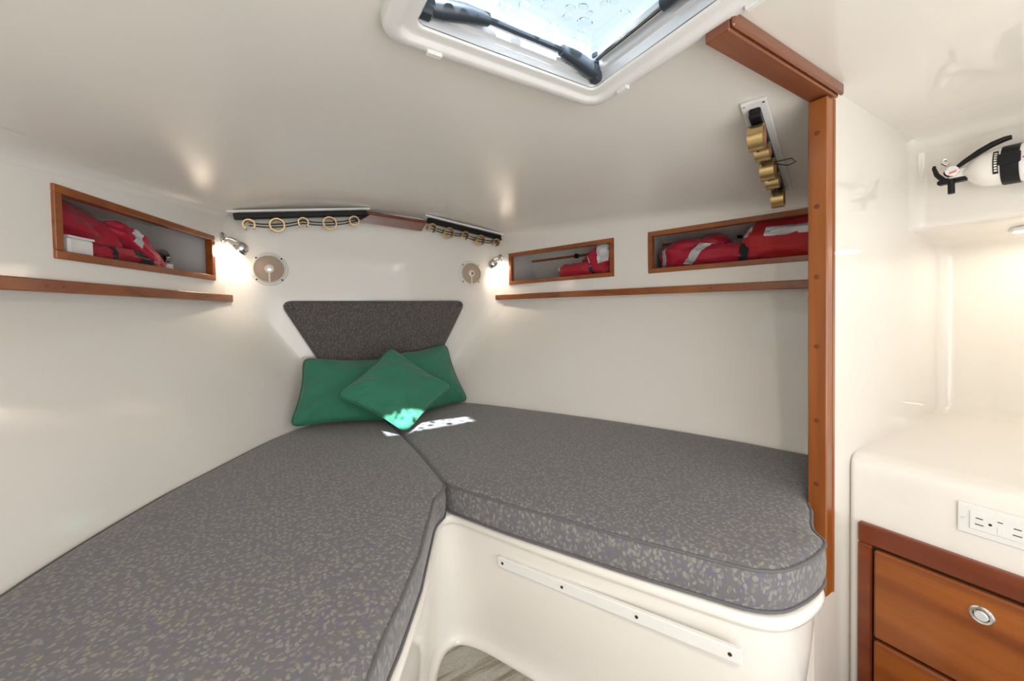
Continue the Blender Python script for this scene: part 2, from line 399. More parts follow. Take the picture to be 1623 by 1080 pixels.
# upper panels with their locker openings
def panel(pt, s0, s1, holes, name):
    ss = sorted({s0, s1, *[h[0] for h in holes], *[h[1] for h in holes]}); hz = sorted({h[2] for h in holes} | {h[3] for h in holes})
    zz = [ZR] + hz + [0.50]; g = G()
    for i in range(len(ss) - 1):
        for j in range(len(zz) - 1):
            a, b, c, d = ss[i], ss[i + 1], zz[j], zz[j + 1]
            if any(h[0] <= a and b <= h[1] and h[2] <= c and d <= h[3] for h in holes): continue
            g.add([pt(a, 0, c), pt(b, 0, c), pt(b, 0, d), pt(a, 0, d)], [(0, 1, 2, 3)])
        g.add([pt(ss[i], 0, ZR), pt(ss[i + 1], 0, ZR), pt(ss[i + 1], .10, ZR), pt(ss[i], .10, ZR)], [(0, 1, 2, 3)])
    o = tag(g.build(name, WHITE, smooth=False), kind='structure')
    for h in holes:                                            # the locker box behind each opening
        a, b, c, d = h; D = .26; t0, t1 = a - .03, b + .03; e0, e1 = c - .006, d + .04
        q = G()
        q.add([pt(t0, .002, e0), pt(t1, .002, e0), pt(t1, D, e0 + .0), pt(t0, D, e0 + .0)], [(0, 1, 2, 3)])
        q.add([pt(t0, .002, e1), pt(t1, .002, e1), pt(t1, D, e1), pt(t0, D, e1)], [(0, 1, 2, 3)])
        q.add([pt(t0, D, e0), pt(t1, D, e0), pt(t1, D - .06, e1), pt(t0, D - .06, e1)], [(0, 1, 2, 3)])
        for t in (t0, t1): q.add([pt(t, .002, e0), pt(t, D, e0), pt(t, D, e1), pt(t, .002, e1)], [(0, 1, 2, 3)])
        q.build('locker_lining', LINER, o, smooth=False)
        j = G().add(*tube([pt(t0, D - .05, d - .012), pt(t1, D - .05, d - .012)], .006, 8)).build('hull_joint', WD_Y, o)
        m = (a + b) / 2 + .02
        G().add(*obox(pt(m, D - .062, d - .014), pt(1, 0, 0) - pt(0, 0, 0), pt(0, 1, 0) - pt(0, 0, 0), (0, 0, 1), .008, .008, .011, .002)).build('clamp', BLACK, j)
    return o
HL = [(0.103, 0.630, 0.130, 0.267)]                            # s0, s1, z0, z1 of the opening in the left panel
def sy(y): return (y - RP.y) / RD.y
HR = [(sy(1.126), sy(1.650), .141, .281), (sy(.46), sy(.982), .141, .281)]
FIL = 0.06
pl = panel(lpt, -1.75, S_L - FIL, HL, 'wall_left_upper')
pr = panel(rpt, sy(.36), S_R - FIL, HR, 'wall_right_upper')
rows = []
for z in (ZR, .12, .2, .3, .4, .5):
    A = lpt(S_L - FIL, 0, z); J = lpt(S_L, 0, z); B = J + V(FIL, 0, 0)
    a = [A * (1 - t) ** 2 + J * (2 * t * (1 - t)) + B * t ** 2 for t in [k / 8 for k in range(9)]]
    A = rpt(S_R - FIL, 0, z); J = rpt(S_R, 0, z); B = J - V(FIL, 0, 0)
    b = [A * (1 - t) ** 2 + J * (2 * t * (1 - t)) + B * t ** 2 for t in [k / 8 for k in range(9)]][::-1]
    rows.append(a + [a[-1].lerp(b[0], k / 10) for k in range(1, 10)] + b)
front = []
for rl, rr in zip(rowsL[:-1], rowsR[:-1]):
    a = corner(rl, 1); b = corner(rr, -1)[::-1]
    mid = [a[-1].lerp(b[0], k / 10) for k in range(1, 10)]
    front.append(a + mid + b)
tag(link('wall_front', *loft(front + rows), WHITE, angle=60), kind='structure')

# headliner over the berth, cambered, with the hatch opening left out
HX0, HX1, HY0, HY1 = 0.145, 0.600, 0.180, 0.637               # outer edges of the hatch trim
hx0, hx1, hy0, hy1 = HX0 + .03, HX1 - .03, HY0 + .03, HY1 - .03
def grid(xs, ys, zf, skip, mat, name):
    g = G(); ix = {}
    def vi(x, y):
        if (x, y) not in ix: ix[(x, y)] = len(g.v); g.v.append((x, y, zf(x, y)))
        return ix[(x, y)]
    for i in range(len(xs) - 1):
        for j in range(len(ys) - 1):
            if skip(xs[i], xs[i + 1], ys[j], ys[j + 1]): continue
            g.f.append((vi(xs[i], ys[j]), vi(xs[i + 1], ys[j]), vi(xs[i + 1], ys[j + 1]), vi(xs[i], ys[j + 1])))
    return tag(g.build(name, mat, angle=60), kind='structure')
xs = sorted(set([hx0, hx1] + [round(-.78 + .06 * k, 3) for k in range(43)]))
ys = sorted(set([hy0, hy1, .352] + [round(.352 + .06 * k, 3) for k in range(25)]))
inhatch = lambda a, b, c, d: a >= hx0 - 1e-6 and b <= hx1 + 1e-6 and c >= hy0 - 1e-6 and d <= hy1 + 1e-6
ys_f = [y for y in ys if y >= .352]
grid(xs, ys_f, ceil_z, inhatch, HEADL, 'ceiling')
ZA = 0.440                                                     # flatter headliner aft of the bulkhead
ys_a = sorted(set([hy0, .352] + [-.6, -.4, -.2, 0, .1, .25, .30]))
xs_a = sorted(set([-.9, -.6, -.3, 0, hx0, .3, .45, hx1, .8, 1.0, 1.2, 1.30, 1.36]))
grid(xs_a, ys_a, lambda x, y: ZA, lambda a, b, c, d: a >= hx0 - 1e-6 and b <= hx1 + 1e-6 and c >= hy0 - 1e-6, WHITE_C, 'ceiling_aft')

# rounded coves where the headliner meets the sides and the bulkhead
def cove(pts, name):
    rows = []
    for P, inw in pts:
        P = Vector(P); inw = Vector(inw); J = V(P.x, P.y, ceil_z(P.x, P.y)); B = P + inw * .05; B.z = ceil_z(B.x, B.y) - .0006; A = V(P.x, P.y, J.z - .028) + inw * .0006
        rows.append([A * (1 - t) ** 2 + J * (2 * t * (1 - t)) + B * t ** 2 for t in [k / 8 for k in range(9)]])
    tag(link(name, *loft(rows), HEADL, angle=60), kind='structure')
cove([(lpt(S_L - FIL * .8 - 1.2 * k / 12, 0, 0), -NO) for k in range(13)], 'trim_1')
cove([(rpt(sy(.375) + (S_R - FIL * .8 - sy(.375)) * k / 12, 0, 0), -RO) for k in range(13)], 'trim_2')

# riser where the berth headliner steps to the after one
g = G()
for xa, xb in ((-.9, hx0), (hx1, 1.36)):
    n_ = 14; q = [xa + (xb - xa) * k / n_ for k in range(n_ + 1)]
    g.add(*loft([[V(x, .3525, ceil_z(x, .352)) for x in q], [V(x, .3525, ZA) for x in q]]))
tag(g.build('trim_3', HEADL), kind='structure')

# cabin sole
tag(link('floor', [(-.8, -.6, -.78), (.90, -.6, -.78), (.90, .36, -.78), (1.8, .36, -.78), (1.8, 1.8, -.78), (-.8, 1.8, -.78)], [(0, 1, 2, 5), (2, 3, 4, 5)], WHITE, smooth=False), kind='structure')
tag(link('floor_galley', [(.90, -.6, -.78), (.90, .36, -.78), (.90, .36, -.98), (.90, -.6, -.98), (1.8, .36, -.98), (1.8, -.6, -.98)], [(0, 1, 2, 3), (3, 2, 4, 5)], WHITE, smooth=False), kind='structure')

# athwartships bulkhead right of the doorway
g = G(); g.add(*box(.9575, 1.80, .350, .373, -.98, .52)); g.add(*box(.90, .9575, .350, .373, -.98, -.586)); 
tag(g.build('wall_bulkhead', WHITE_C, smooth=False), kind='structure')

# galley side: swept profile with a rounded run-in at the bulkhead
prof = [(1.34, ZA), (1.40, .437), (1.432, .430), (1.444, .420), (1.450, .410), (1.458, .405), (1.467, .396), (1.467, .30), (1.467, .222), (1.464, .210),
        (1.470, .201), (1.49, .197), (1.60, .184), (1.69, .172), (1.715, .166), (1.728, .152), (1.731, .13), (1.733, 0), (1.735, -.28), (1.730, -.305), (1.715, -.318), (1.70, -.326)]
rows = []
RF = .035
for k in range(9):
    t = k / 8 * pi / 2; yy = .3505 - RF + RF * sin(t); sh = RF * (1 - cos(t))
    rows.append([V(x - (sh if x > 1.44 else sh * .2), yy, z) for x, z in prof])
rows = [[V(x, y, z) for x, z in prof] for y in (-.6, -.3, 0, .15, .25)] + rows
tag(link('wall_galley', *loft(rows), WHITE_C, angle=50), kind='structure')

# unseen slab added above the after deck to shade most of the hatch
# (a slot cut in it drops sun behind the eye to brighten the headliner)
g = G(); g.add(*box(-1.0, 1.9, -1.90, -.035, .97, 1.0)); g.add(*box(-1.0, 1.9, -2.9, -2.25, .97, 1.0)); g.add(*box(-1.0, -.20, -2.25, -1.90, .97, 1.0)); g.add(*box(.42, 1.9, -2.25, -1.90, .97, 1.0))
tag(g.build('sun_blocker', WHITE, smooth=False), kind='structure')

# ------------------------------------------------------------------ doorway trim
post = thing('door_post', (.945, .36, -.585), 'varnished teak post upright at the right side of the doorway', 'post')
G().add(*box(.930, .957, .341, .374, -.585, .412, .002)).build('shaft', WD_Z, post)
G().add(*box(.9575, .9635, .339, .350, -.585, .412, .002)).build('edge_moulding', WD_Z, post)
for z in (.345, .20, .06, -.08, -.23, -.36, -.48):
    G().add(*lathe((.9302, .358, z), (-1, 0, 0), [(.0048, -.001), (.0048, .0006), (.003, .0009)], 12)).build('wood_plug', PLUG, post)
head = thing('door_header', (.75, .355, .415), 'brown varnished header beam running from the hatch to the doorway post', 'beam')
G().add(*box(.588, .968, .337, .376, .4145, .455, .002)).build('beam', WD_X, head)
G().add(*box(.588, .972, .329, .3365, .417, .4395, .003)).build('edge_moulding', WD_X, head)

# ------------------------------------------------------------------ berth base moulding and carpet
def open_round(pts, r): return fillet(pts, [0] + [r] * (len(pts) - 2) + [0], 8, closed=False)
edgeL = [(-.22, -.34), (-.10, .12), (.083, .464), (.131, .537), (.200, .646), (.268, .775)]
edgeR = [(.403, .713), (.471, .587), (.526, .480), (.578, .393), (.628, .319)]
base_pl = [(-.26, -.5), (-.22, -.34), (-.10, .12), (.090, .475), (.205, .660), (.285, .826), (.316, .874), (.352, .868), (.388, .79), (.475, .600), (.578, .405), (.632, .305), (.690, .286), (.775, .290), (.812, .322), (.845, .358), (.955, .366)]
bp = fillet(base_pl, [0, .05, .08, .08, .08, .04, .03, .03, .05, .1, .1, .05, .05, .03, .03, .02, 0], 8, closed=False)
bp = [Vector(p) for p in resample(bp, 160)]
sgn = 1.0
def smooth(P, n):
    Q = np.array([tuple(p) for p in P])
    for _ in range(n): Q[1:-1] = .25 * Q[:-2] + .5 * Q[1:-1] + .25 * Q[2:]
    return Q
_t = offset(bp, .02, closed=False)
# outward is toward the footwell: test the point near the right-hand front
_i = int(np.argmin([(p - Vector((.50, .55))).length for p in bp]))
if Vector(_t[_i]).x > bp[_i].x: sgn = -1.0
brow = []
for d, z in [(-.10, -.477), (-.02, -.477), (.002, -.4775), (.006, -.480), (.008, -.485), (.008, -.492), (.006, -.497), (.001, -.500), (-.003, -.502), (-.004, -.508), (-.004, -.56), (-.008, -.62), (-.012, -.68), (-.016, -.735), (-.014, -.758), (-.009, -.770), (-.002, -.778), (.002, -.7795)]:
    q = offset(smooth(bp, int(max(0, -.51 - z) * 100)), sgn * d, closed=False); brow.append([V(p[0], p[1], z) for p in q])
bb = thing('berth_platform', (.35, .7, -.78), 'white moulded V-shaped base with rounded lip under the grey berth cushions', 'berth')
link('moulding', *loft(brow), WHITE, bb, angle=60)
# deck of the base that carries the cushions
deck = [(-.7, -.5)] + [tuple(p) for p in offset(bp, -.06 * sgn, closed=False)] + [(1.0, .42), (1.28, .42), (.70, 1.70), (.2, 1.70), (-.5, .5)]
cv, cf = cap(deck, .1); link('berth_deck', [(x, y, -.4775) for x, y in cv], cf, WHITE, bb, smooth=False)

cp = [tuple(p) for p in offset(smooth(bp, 27), sgn * .003, closed=False)]
i0 = next(i for i, p in enumerate(cp) if p[1] > .10); i1 = max(i for i, p in enumerate(cp) if p[1] > .33)
car = [(-.20, -.45)] + cp[i0:i1] + [(.66, .27), (.80, .24), (.88, .23), (.88, -.45)]
a0 = car; pass
a2 = offset(car, -.003 * (1 if area(car) < 0 else -1))
g = G().add(*loft([[V(x, y, -.7795) for x, y in a0], [V(x, y, -.7735) for x, y in a0], [V(x, y, -.7715) for x, y in a2]], closed=True))
cv, cf = cap(a2, .06); g.add([(x, y, -.7715) for x, y in cv], cf)
co = g.build('carpet', CARPET, angle=60); weld(co)
tag(co, 'beige woven carpet runner with brown streaks in the footwell', 'carpet')

# white batten on the base front
A = Vector((.417, .757, -.549)); B = Vector((.612, .333, -.5385)); d = (B - A).normalized(); n = Vector((d.y, -d.x, 0)).normalized()
if n.x > 0: n = -n
bt = thing('white_batten', (.51, .54, -.56), 'long white screwed batten on the front of the berth base', 'batten')
up = d.cross(n); 
mid = (A + B) / 2 + n * .012
G().add(*obox(mid, d, n, up, (B - A).length / 2, .005, .0115, .0015)).build('strip', WPLAS, bt)
for k, t in enumerate((.03, .34, .655, .965)):
    c = A.lerp(B, t) + n * .0175
    G().add(*lathe(c, n, [(.0030, -.002), (.0030, .0003), (.0022, .0008)], 10)).build('screw', DARK, bt)

# ------------------------------------------------------------------ berth cushions
def cushion(name, outline, label, z0=-.475, z1=-.400, pipe=None):
    P = resample(list(outline) + [outline[0]], 260)[:-1]
    s = 1 if area(P) < 0 else -1                                # positive offset goes outward
    rows = []
    for d, z in [(-.010, z0 + .0005), (-.003, z0 + .002), (.001, z0 + .018), (.002, z0 + .04), (0, z1 - .010), (-.003, z1 - .004), (-.010, z1), (-.024, z1 + .002), (-.045, z1 + .003)]:
        q = offset(P, s * d); rows.append([V(p[0], p[1], z) for p in q])
    t = thing(name, (float(P[:, 0].mean()), float(P[:, 1].mean()), z0), label, 'cushion', 'grey berth cushions')
    g = G().add(*loft(rows, closed=True, cap0=True)); cv, cf = cap(q, .05); g.add([(x, y, z1 + .003) for x, y in cv], cf)
    o = g.build('pad', FABRIC, t, angle=60); weld(o)
    for nm, zz, dd in (('piping', z1 - .0055, .0005), ('piping', z0 + .005, .0)):
        q = offset(P, s * dd); G().add(*tube([V(p[0], p[1], zz) for p in q], .0026, 6, closed=True)).build(nm, PIPE, t)
    return t
inner_wallL = [(-.56, -.5), (-.55, -.1), (-.455, .5), (-.357, .885), (-.250, 1.137), (-.159, 1.289), (-.037, 1.479), (.058, 1.580), (.185, 1.690)]
cl = [tuple(p) for p in resample(spline(inner_wallL, 60), 60)] + [(.345, 1.70), (.346, 1.40), (.343, 1.12), (.334, .93)] + \
     [tuple(p) for p in fillet([(.334, .93), (.327, .853), (.287, .822), (.200, .650)], [0, .02, .022, 0], 6, closed=False)][1:] + \
     [tuple(p) for p in spline([(.200, .648), (.131, .537), (.083, .464), (-.08, .16), (-.22, -.34), (-.26, -.5)], 40)]
cushion('berth_cushion', cl, 'long grey leaf-patterned berth cushion along the left hull side')
inner_wallR = [(1.225, .50), (1.172, .693), (1.062, .971), (.956, 1.193), (.79, 1.50), (.71, 1.615), (.625, 1.690)]
front_pts = fillet([(.339, .95), (.336, .868), (.403, .713), (.471, .587), (.526, .480), (.578, .393), (.630, .300), (.715, .284), (.800, .290), (.817, .3225), (.905, .357), (.927, .374), (1.262, .402), (1.225, .50)],
                   [0, .03, .05, .05, .05, .05, .06, .05, .03, .03, .012, .012, .01, 0], 7, closed=False)
cr_ = [tuple(p) for p in front_pts] + [tuple(p) for p in spline(inner_wallR, 50)][1:] + [(.352, 1.70), (.352, 1.40), (.349, 1.12)]
cushion('berth_cushion', cr_, 'grey leaf-patterned berth cushion along the right hull side by the post')

# headboard
hb = fillet([(.010, .057), (.778, .057), (.547, -.36), (.240, -.36)], [.045, .045, .02, .02], 8)
hb = resample([tuple(p) for p in hb] + [tuple(hb[0])], 160)[:-1]; s = 1 if area(hb) < 0 else -1
t = thing('headboard', (.395, 1.745, -.36), 'brownish grey leaf-patterned trapezoid backrest pad on the forward bulkhead', 'backrest')
rows = []
for d, yy in [(-.002, 1.7495), (0, 1.745), (0, 1.730), (-.003, 1.724), (-.010, 1.7205), (-.03, 1.719)]:
    q = offset(hb, s * d); rows.append([V(p[0], yy, p[1]) for p in q])
g = G().add(*loft(rows, closed=True, cap0=True)); cv, cf = cap(q, .05); g.add([(x, 1.719, z) for x, z in cv], cf)
weld(g.build('pad', FABRIC_H, t, angle=60))
G().add(*tube([V(p[0], 1.7265, p[1]) for p in offset(hb, 0)], .0028, 6, closed=True)).build('piping', PIPE, t)

# ------------------------------------------------------------------ green pillows
def pillow(name, TL, TR, BR, BL, T, label, seed, flat=0.55):
    TL, TR, BR, BL = map(Vector, (TL, TR, BR, BL)); rnd = random.Random(seed)
    ph = [rnd.uniform(0, 6.28) for _ in range(12)]
    nrm = ((TR - TL).cross(BL - TL)).normalized()
    if nrm.dot((TL + BR) / 2) > 0: nrm = -nrm                   # towards the eye
    NA, NR = 96, 16
    def plane(u, v):
        a = (1 + u) / 2; b = (1 - v) / 2
        return (TL * (1 - a) + TR * a) * (1 - b) + (BL * (1 - a) + BR * a) * b
    def border(t):
        c, s_ = cos(t), sin(t); k = (abs(c) ** 9 + abs(s_) ** 9) ** (-1 / 9); u, v = c * k, s_ * k
        return u * (1 - .115 * (1 - v * v)), v * (1 - .115 * (1 - u * u))
    def surf(r, t, side):
        bu, bv = border(t); u, v = bu * r, bv * r
        h = max(0, 1 - r ** 2.2) ** .62 * (.55 + .45 * (1 - (u * v) ** 2))
        w = .005 * sin(5 * u + ph[0] + 3 * v) * (1 - r ** 4) + .0055 * sin(9 * v + ph[1] - 4 * u) * r * (1 - r ** 6) + .0025 * sin(7 * t + ph[2]) * r ** 3 * (1 - r ** 8)
        cr = sum(max(0, 1 - abs(((t - pi / 4 - k * pi / 2 + pi) % (2 * pi)) - pi) / .5) for k in range(4))
        w += 0.0085 * cr * sin(26 * t + ph[4]) * max(0, r - .35) * (1 - r ** 5) * 1.6
        w += .0075 * sin(11 * (u - v) + ph[3]) * max(0, r - .45) * (1 - r ** 6)
        return plane(u, v) + nrm * ((T * h + w * min(1, h * 3)) * (1 if side > 0 else -flat))
    v, f = [], []
    rs = [(k / NR) ** .75 for k in range(1, NR + 1)]
    v.append(surf(0, 0, 1)); 
    for r in rs:
        for k in range(NA): v.append(surf(r, 2 * pi * k / NA, 1))
    for k in range(NA): f.append((0, 1 + k, 1 + (k + 1) % NA))
    for i in range(NR - 1):
        for k in range(NA): f.append((1 + i * NA + k, 1 + (i + 1) * NA + k, 1 + (i + 1) * NA + (k + 1) % NA, 1 + i * NA + (k + 1) % NA))
    last = 1 + (NR - 1) * NA; b0 = len(v)
    for i, r in enumerate(rs[:-1][::-1]):
        for k in range(NA): v.append(surf(r, 2 * pi * k / NA, -1))
    prev = last
    for i in range(NR - 1):
        cur = b0 + i * NA
        for k in range(NA): f.append((prev + k, cur + k, cur + (k + 1) % NA, prev + (k + 1) % NA))
        prev = cur
    v.append(surf(0, 0, -1)); 
    for k in range(NA): f.append((prev + k, len(v) - 1, prev + (k + 1) % NA))
    base = (TL + TR + BL + BR) / 4; base.z = min(BL.z, BR.z)
    t = thing(name, base, label, 'pillow', 'green pillows')
    link('cover', v, f, GREEN, t, angle=80)
    G().add(*tube([surf(1, 2 * pi * k / NA, 1) for k in range(NA)], .0033, 6, closed=True)).build('piping', GREEN_P, t)
    return t
pillow('throw_pillow', (.078, 1.675, -.155), (.405, 1.675, -.185), (.350, 1.46, -.392), (.020, 1.49, -.372), .055, 'green canvas pillow at the left, leaning on the headboard', 1)
pillow('throw_pillow', (.340, 1.665, -.170), (.665, 1.690, -.135), (.722, 1.585, -.392), (.395, 1.43, -.385), .055, 'green canvas pillow at the right, against the right hull side', 2)
pillow('throw_pillow', (.378, 1.55, -.122), (.598, 1.44, -.292), (.348, 1.262, -.388), (.150, 1.40, -.262), .042, 'green pillow turned cornerwise on top of the other two', 3)

# ------------------------------------------------------------------ locker frames, rails
def locker_frame(pt, h, label, mat):
    a, b, c, d = h; w = .017; ex = pt(1, 0, 0) - pt(0, 0, 0); ey = pt(0, 1, 0) - pt(0, 0, 0); ez = V(0, 0, 1)
    base = pt((a + b) / 2, 0, c - .006)
    t = thing('locker_frame', base, label, 'frame', 'teak locker frames')
    dep = .011; o0 = .005
    for z in (d - w / 2 + .006, c + w / 2 - .006):
        G().add(*obox(pt((a + b) / 2, o0, z), ex, ey, ez, (b - a) / 2 + .006, dep, w / 2, .0015)).build('rail', mat, t)
    for s_ in (a + w / 2 - .006, b - w / 2 + .006):
        G().add(*obox(pt(s_, o0, (c + d) / 2), ex, ey, ez, w / 2, dep, (d - c) / 2 - w + .006, .0015)).build('stile', mat, t)
    return t
locker_frame(lpt, HL[0], 'teak frame round the locker opening in the left upper side', WD_Y)
locker_frame(rpt, HR[0], 'smaller teak frame round the right-hand locker nearest the bow', WD_Y)
locker_frame(rpt, HR[1], 'teak frame round the right-hand locker partly behind the post', WD_Y)
def trim_rail(pt, s0, s1, za, zb, plugs, label):
    p = pt(s0, -.006, za); q = pt(s1, -.006, zb); d = (q - p); L = d.length; d.normalize()
    n = (pt(0, 1, 0) - pt(0, 0, 0)); up = d.cross(n); up = up if up.z > 0 else -up
    t = thing('trim_rail', ((p.x + q.x) / 2, (p.y + q.y) / 2, min(za, zb)), label, 'rail', 'teak trim rails')
    G().add(*obox((p + q) / 2 + up * .0125, d, n, up, L / 2, .007, .0125, .002)).build('strip', WD_Y, t)
    for k in plugs:
        c = p.lerp(q, k) + up * .0125 - n * .007
        G().add(*lathe(c, -n, [(.0035, -.001), (.0035, .0004), (.002, .0006)], 10)).build('wood_plug', PLUG, t)
trim_rail(lpt, -1.5, .722, .055, .055, (.25, .45, .6, .705, .72, .93), 'long teak trim rail on the left side below the locker')
trim_rail(rpt, sy(.36), sy(1.765), .053, .064, (.06, .3, .52, .72, .86, .985), 'long teak trim rail on the right side below the lockers')

# ------------------------------------------------------------------ life jackets in the lockers
def jacket(name, pt, c, rad, rot, mat, seed, label, tapes=(), webs=(), flat=.35):
    """soft bag: rounded-box body; tapes/webs are bands of its own surface as (u0,u1,v0,v1)"""
    rnd = random.Random(seed); ph = [rnd.uniform(0, 6.28) for _ in range(9)]
    def sp(x, e): return (abs(x) ** e) * (1 if x >= 0 else -1)
    cs, sn = cos(rot), sin(rot)
    def S(u, v, off=0.0):
        # u around the long axis 0..2pi, v along it -pi/2..pi/2
        e1, e2 = .72, .60
        x = sp(sin(v), e1); w = sp(cos(v), e2); y = w * sp(cos(u), e1); z = w * sp(sin(u), e1)
        k = 1 + .05 * sin(3 * u + ph[0]) + .06 * sin(4 * v + 2 * u + ph[1]) + .045 * sin(7 * v + ph[2] - u) + .03 * sin(9 * u + 5 * v + ph[3])
        q = Vector((x * 2.2 + ph[5], y * 2.0 + ph[6], z * 2.0)); k += .16 * (noise.noise(q) ) + .12 * (abs(noise.noise(q * 2.1)) - .25) + .05 * noise.noise(q * 4.7)
        x *= rad[0] * (1 + .03 * sin(3 * u + ph[4])) + off; y = y * k * (rad[1]) + off * w * sp(cos(u), 1); z = z * k * rad[2] + off * w * sp(sin(u), 1)
        X, Z = x * cs - z * sn, x * sn + z * cs
        return pt(c[0] + X, c[1] + y, c[2] + Z)
    NU, NV = 56, 40
    v = [S(2 * pi * i / NU, -pi / 2 + pi * j / NV) for j in range(NV + 1) for i in range(NU)]
    f = [(j * NU + i, j * NU + (i + 1) % NU, (j + 1) * NU + (i + 1) % NU, (j + 1) * NU + i) for j in range(NV) for i in range(NU)]
    lowest = min(p.z for p in v)
    t = thing(name, pt(c[0], c[1], lowest), label, 'life jacket', 'red life jackets in the lockers')
    link('body', v, f, mat, t, angle=80)
    for nm, mt, bands in (('reflective_tape', SILVER, tapes), ('strap', WEB, webs)):
        for (u0, u1, v0, v1, sk) in bands:
            n1, n2 = 14, 10
            r0 = [[S(u0 + (u1 - u0) * i / n1, v0 + (v1 - v0) * j / n2 + sk * i / n1, .0022) for i in range(n1 + 1)] for j in range(n2 + 1)]
            r1 = [[S(u0 + (u1 - u0) * i / n1, v0 + (v1 - v0) * j / n2 + sk * i / n1, .0004) for i in range(n1 + 1)] for j in range(n2 + 1)]
            g = G(); g.add(*loft(r0)); g.add(*loft(r1))
            for a, b in ((r0[0], r1[0]), (r0[-1], r1[-1]), ([r[0] for r in r0], [r[0] for r in r1]), ([r[-1] for r in r0], [r[-1] for r in r1])): g.add(*loft([a, b]))
            g.build(nm, mt, t)
    return t
IN = pi                                                       # u = pi faces inboard, pi/2 is up
a, b, c0, d0 = HL[0]
fl = c0 + .0
jacket('life_jacket', lpt, (a + .125, .135, fl + .092), (.150, .085, .046), -.10, RED, 11, 'red life jacket uppermost in the left locker', webs=[(1.9, 4.0, -.75, -.60, .35)])
jacket('life_jacket', lpt, (a + .080, .115, fl + .036), (.11, .070, .036), .02, RED_O, 12, 'brighter red life jacket in the lower aft end of the left locker')
jacket('life_jacket', lpt, (a + .300, .085, fl + .066), (.095, .050, .024), -.50, RED, 13, 'red life jacket flap drooping forward over the pile in the left locker', tapes=[(2.6, 3.6, -.48, -.18, .15)])
jacket('life_jacket', lpt, (a + .285, .110, fl + .024), (.155, .075, .028), -.06, RED, 14, 'flat red life jacket at the bottom of the left locker pile', tapes=[(1.7, 3.2, .50, .80, .1)], webs=[(1.9, 4.2, -.12, .02, .15), (2.0, 4.0, -.62, -.50, .1)])
wb = thing('white_box', lpt(a + .075, .022, fl), 'small white plastic box at the lip of the left locker', 'box')
ex = ND; ey = NO
G().add(*obox(lpt(a + .080, .030, fl + .024), ex, ey, (0, 0, 1), .030, .012, .023, .004)).build('case', WPLAS, wb)
G().add(*obox(lpt(a + .080, .030, fl + .049), ex, ey, (0, 0, 1), .031, .013, .0025, .001)).build('lid', WPLAS, wb)
t = thing('chrome_light', lpt(b - .02, .16, c0 + .03), 'round chrome fitting inside the forward end of the left locker', 'light fitting')
G().add(*lathe(lpt(b + .024, .165, c0 + .07), -ND, [(.030, 0), (.030, .008), (.024, .016), (.016, .018)], 24)).build('ring', CHROME, t)
# right locker nearest the bow (its forward end lies at high s)
a, b, c0, d0 = HR[0]
jacket('life_jacket', rpt, (a + .050, .095, c0 + .078), (.090, .075, .066), -.20, RED, 21, 'red life jacket with silver tape at the aft end of the forward right locker', tapes=[(2.1, 3.3, -.35, .05, .25), (2.6, 4.2, .95, 1.15, 0)])
jacket('life_jacket', rpt, (a + .195, .090, c0 + .038), (.115, .065, .038), -.05, RED, 22, 'low red life jacket lying toward the bow in the forward right locker', tapes=[(1.9, 3.0, .62, .90, .1)], webs=[(2.3, 4.1, -.62, -.48, -.1)])
jacket('life_jacket', rpt, (a + .130, .150, c0 + .055), (.090, .060, .045), .25, RED, 23, 'shadowed red life jacket at the back of the forward right locker')
# right locker partly behind the post
a, b, c0, d0 = HR[1]
jacket('life_jacket', rpt, (b - .125, .120, c0 + .060), (.125, .080, .060), -.12, RED, 31, 'dark red life jacket filling the forward end of the aft right locker', tapes=[(2.6, 3.9, .55, .75, .3)])
jacket('life_jacket', rpt, (b - .235, .085, c0 + .044), (.165, .060, .042), .03, RED, 32, 'flat red life jacket with black strap in the middle of the aft right locker', tapes=[(2.0, 3.9, .05, .32, .45)], webs=[(2.0, 4.0, -.42, -.26, .12)])
jacket('life_jacket', rpt, (a + .110, .090, c0 + .068), (.150, .075, .070), .05, RED_O, 33, 'bright orange-red life jacket with broad silver tape beside the post', tapes=[(2.55, 3.05, -.75, .42, -.0), (1.9, 3.0, .78, .98, .1)])

# ------------------------------------------------------------------ reading lamps
def reading_lamp(base, inward, head_c, aim, label):
    base = Vector(base); inward = Vector(inward).normalized(); hc = Vector(head_c); ax = (Vector(aim) - hc).normalized()
    t = thing('reading_lamp', base, label, 'lamp', 'chrome reading lamps')
    G().add(*lathe(base, inward, [(.019, 0), (.019, .004), (.015, .008), (.006, .010)], 24)).build('wall_plate', CHROME, t)
    el = base + inward * .028
    G().add(*tube([base + inward * .008, el, el.lerp(hc - ax * .012, .5) + V(0, 0, .003), hc - ax * .012], .0035, 8)).build('arm', CHROME, t)
    sh = G().add(*lathe(hc, ax, [(.008, -.020), (.016, -.016), (.0215, -.006), (.0225, .004), (.0245, .006), (.0245, .012), (.021, .012), (.020, .004), (.012, -.004)], 28, True, True)).build('shade', CHROME, t)
    G().add(*lathe(hc + ax * .003, ax, [(.0185, 0), (.0185, .002), (.010, .004)], 20)).build('bulb', LAMPEM, sh)
    ld = bpy.data.lights.new('reading_lamp_light', 'SPOT'); lo = bpy.data.objects.new('reading_lamp_light', ld); COL.objects.link(lo)
    ld.energy = 0.48; ld.color = (1.0, 0.86, 0.68); ld.spot_size = radians(150); ld.spot_blend = 0.6; ld.shadow_soft_size = .012
    p = hc + ax * .016; lo.location = (p.x, p.y, p.z + Z0); lo.rotation_euler = ax.to_track_quat('-Z', 'Y').to_euler()
    return t
reading_lamp(lpt(.690, 0, .277), -NO, lpt(.710, -.052, .245), lpt(.700, .030, .165), 'chrome reading lamp on the left side beside the locker')
s_ = sy(1.712)
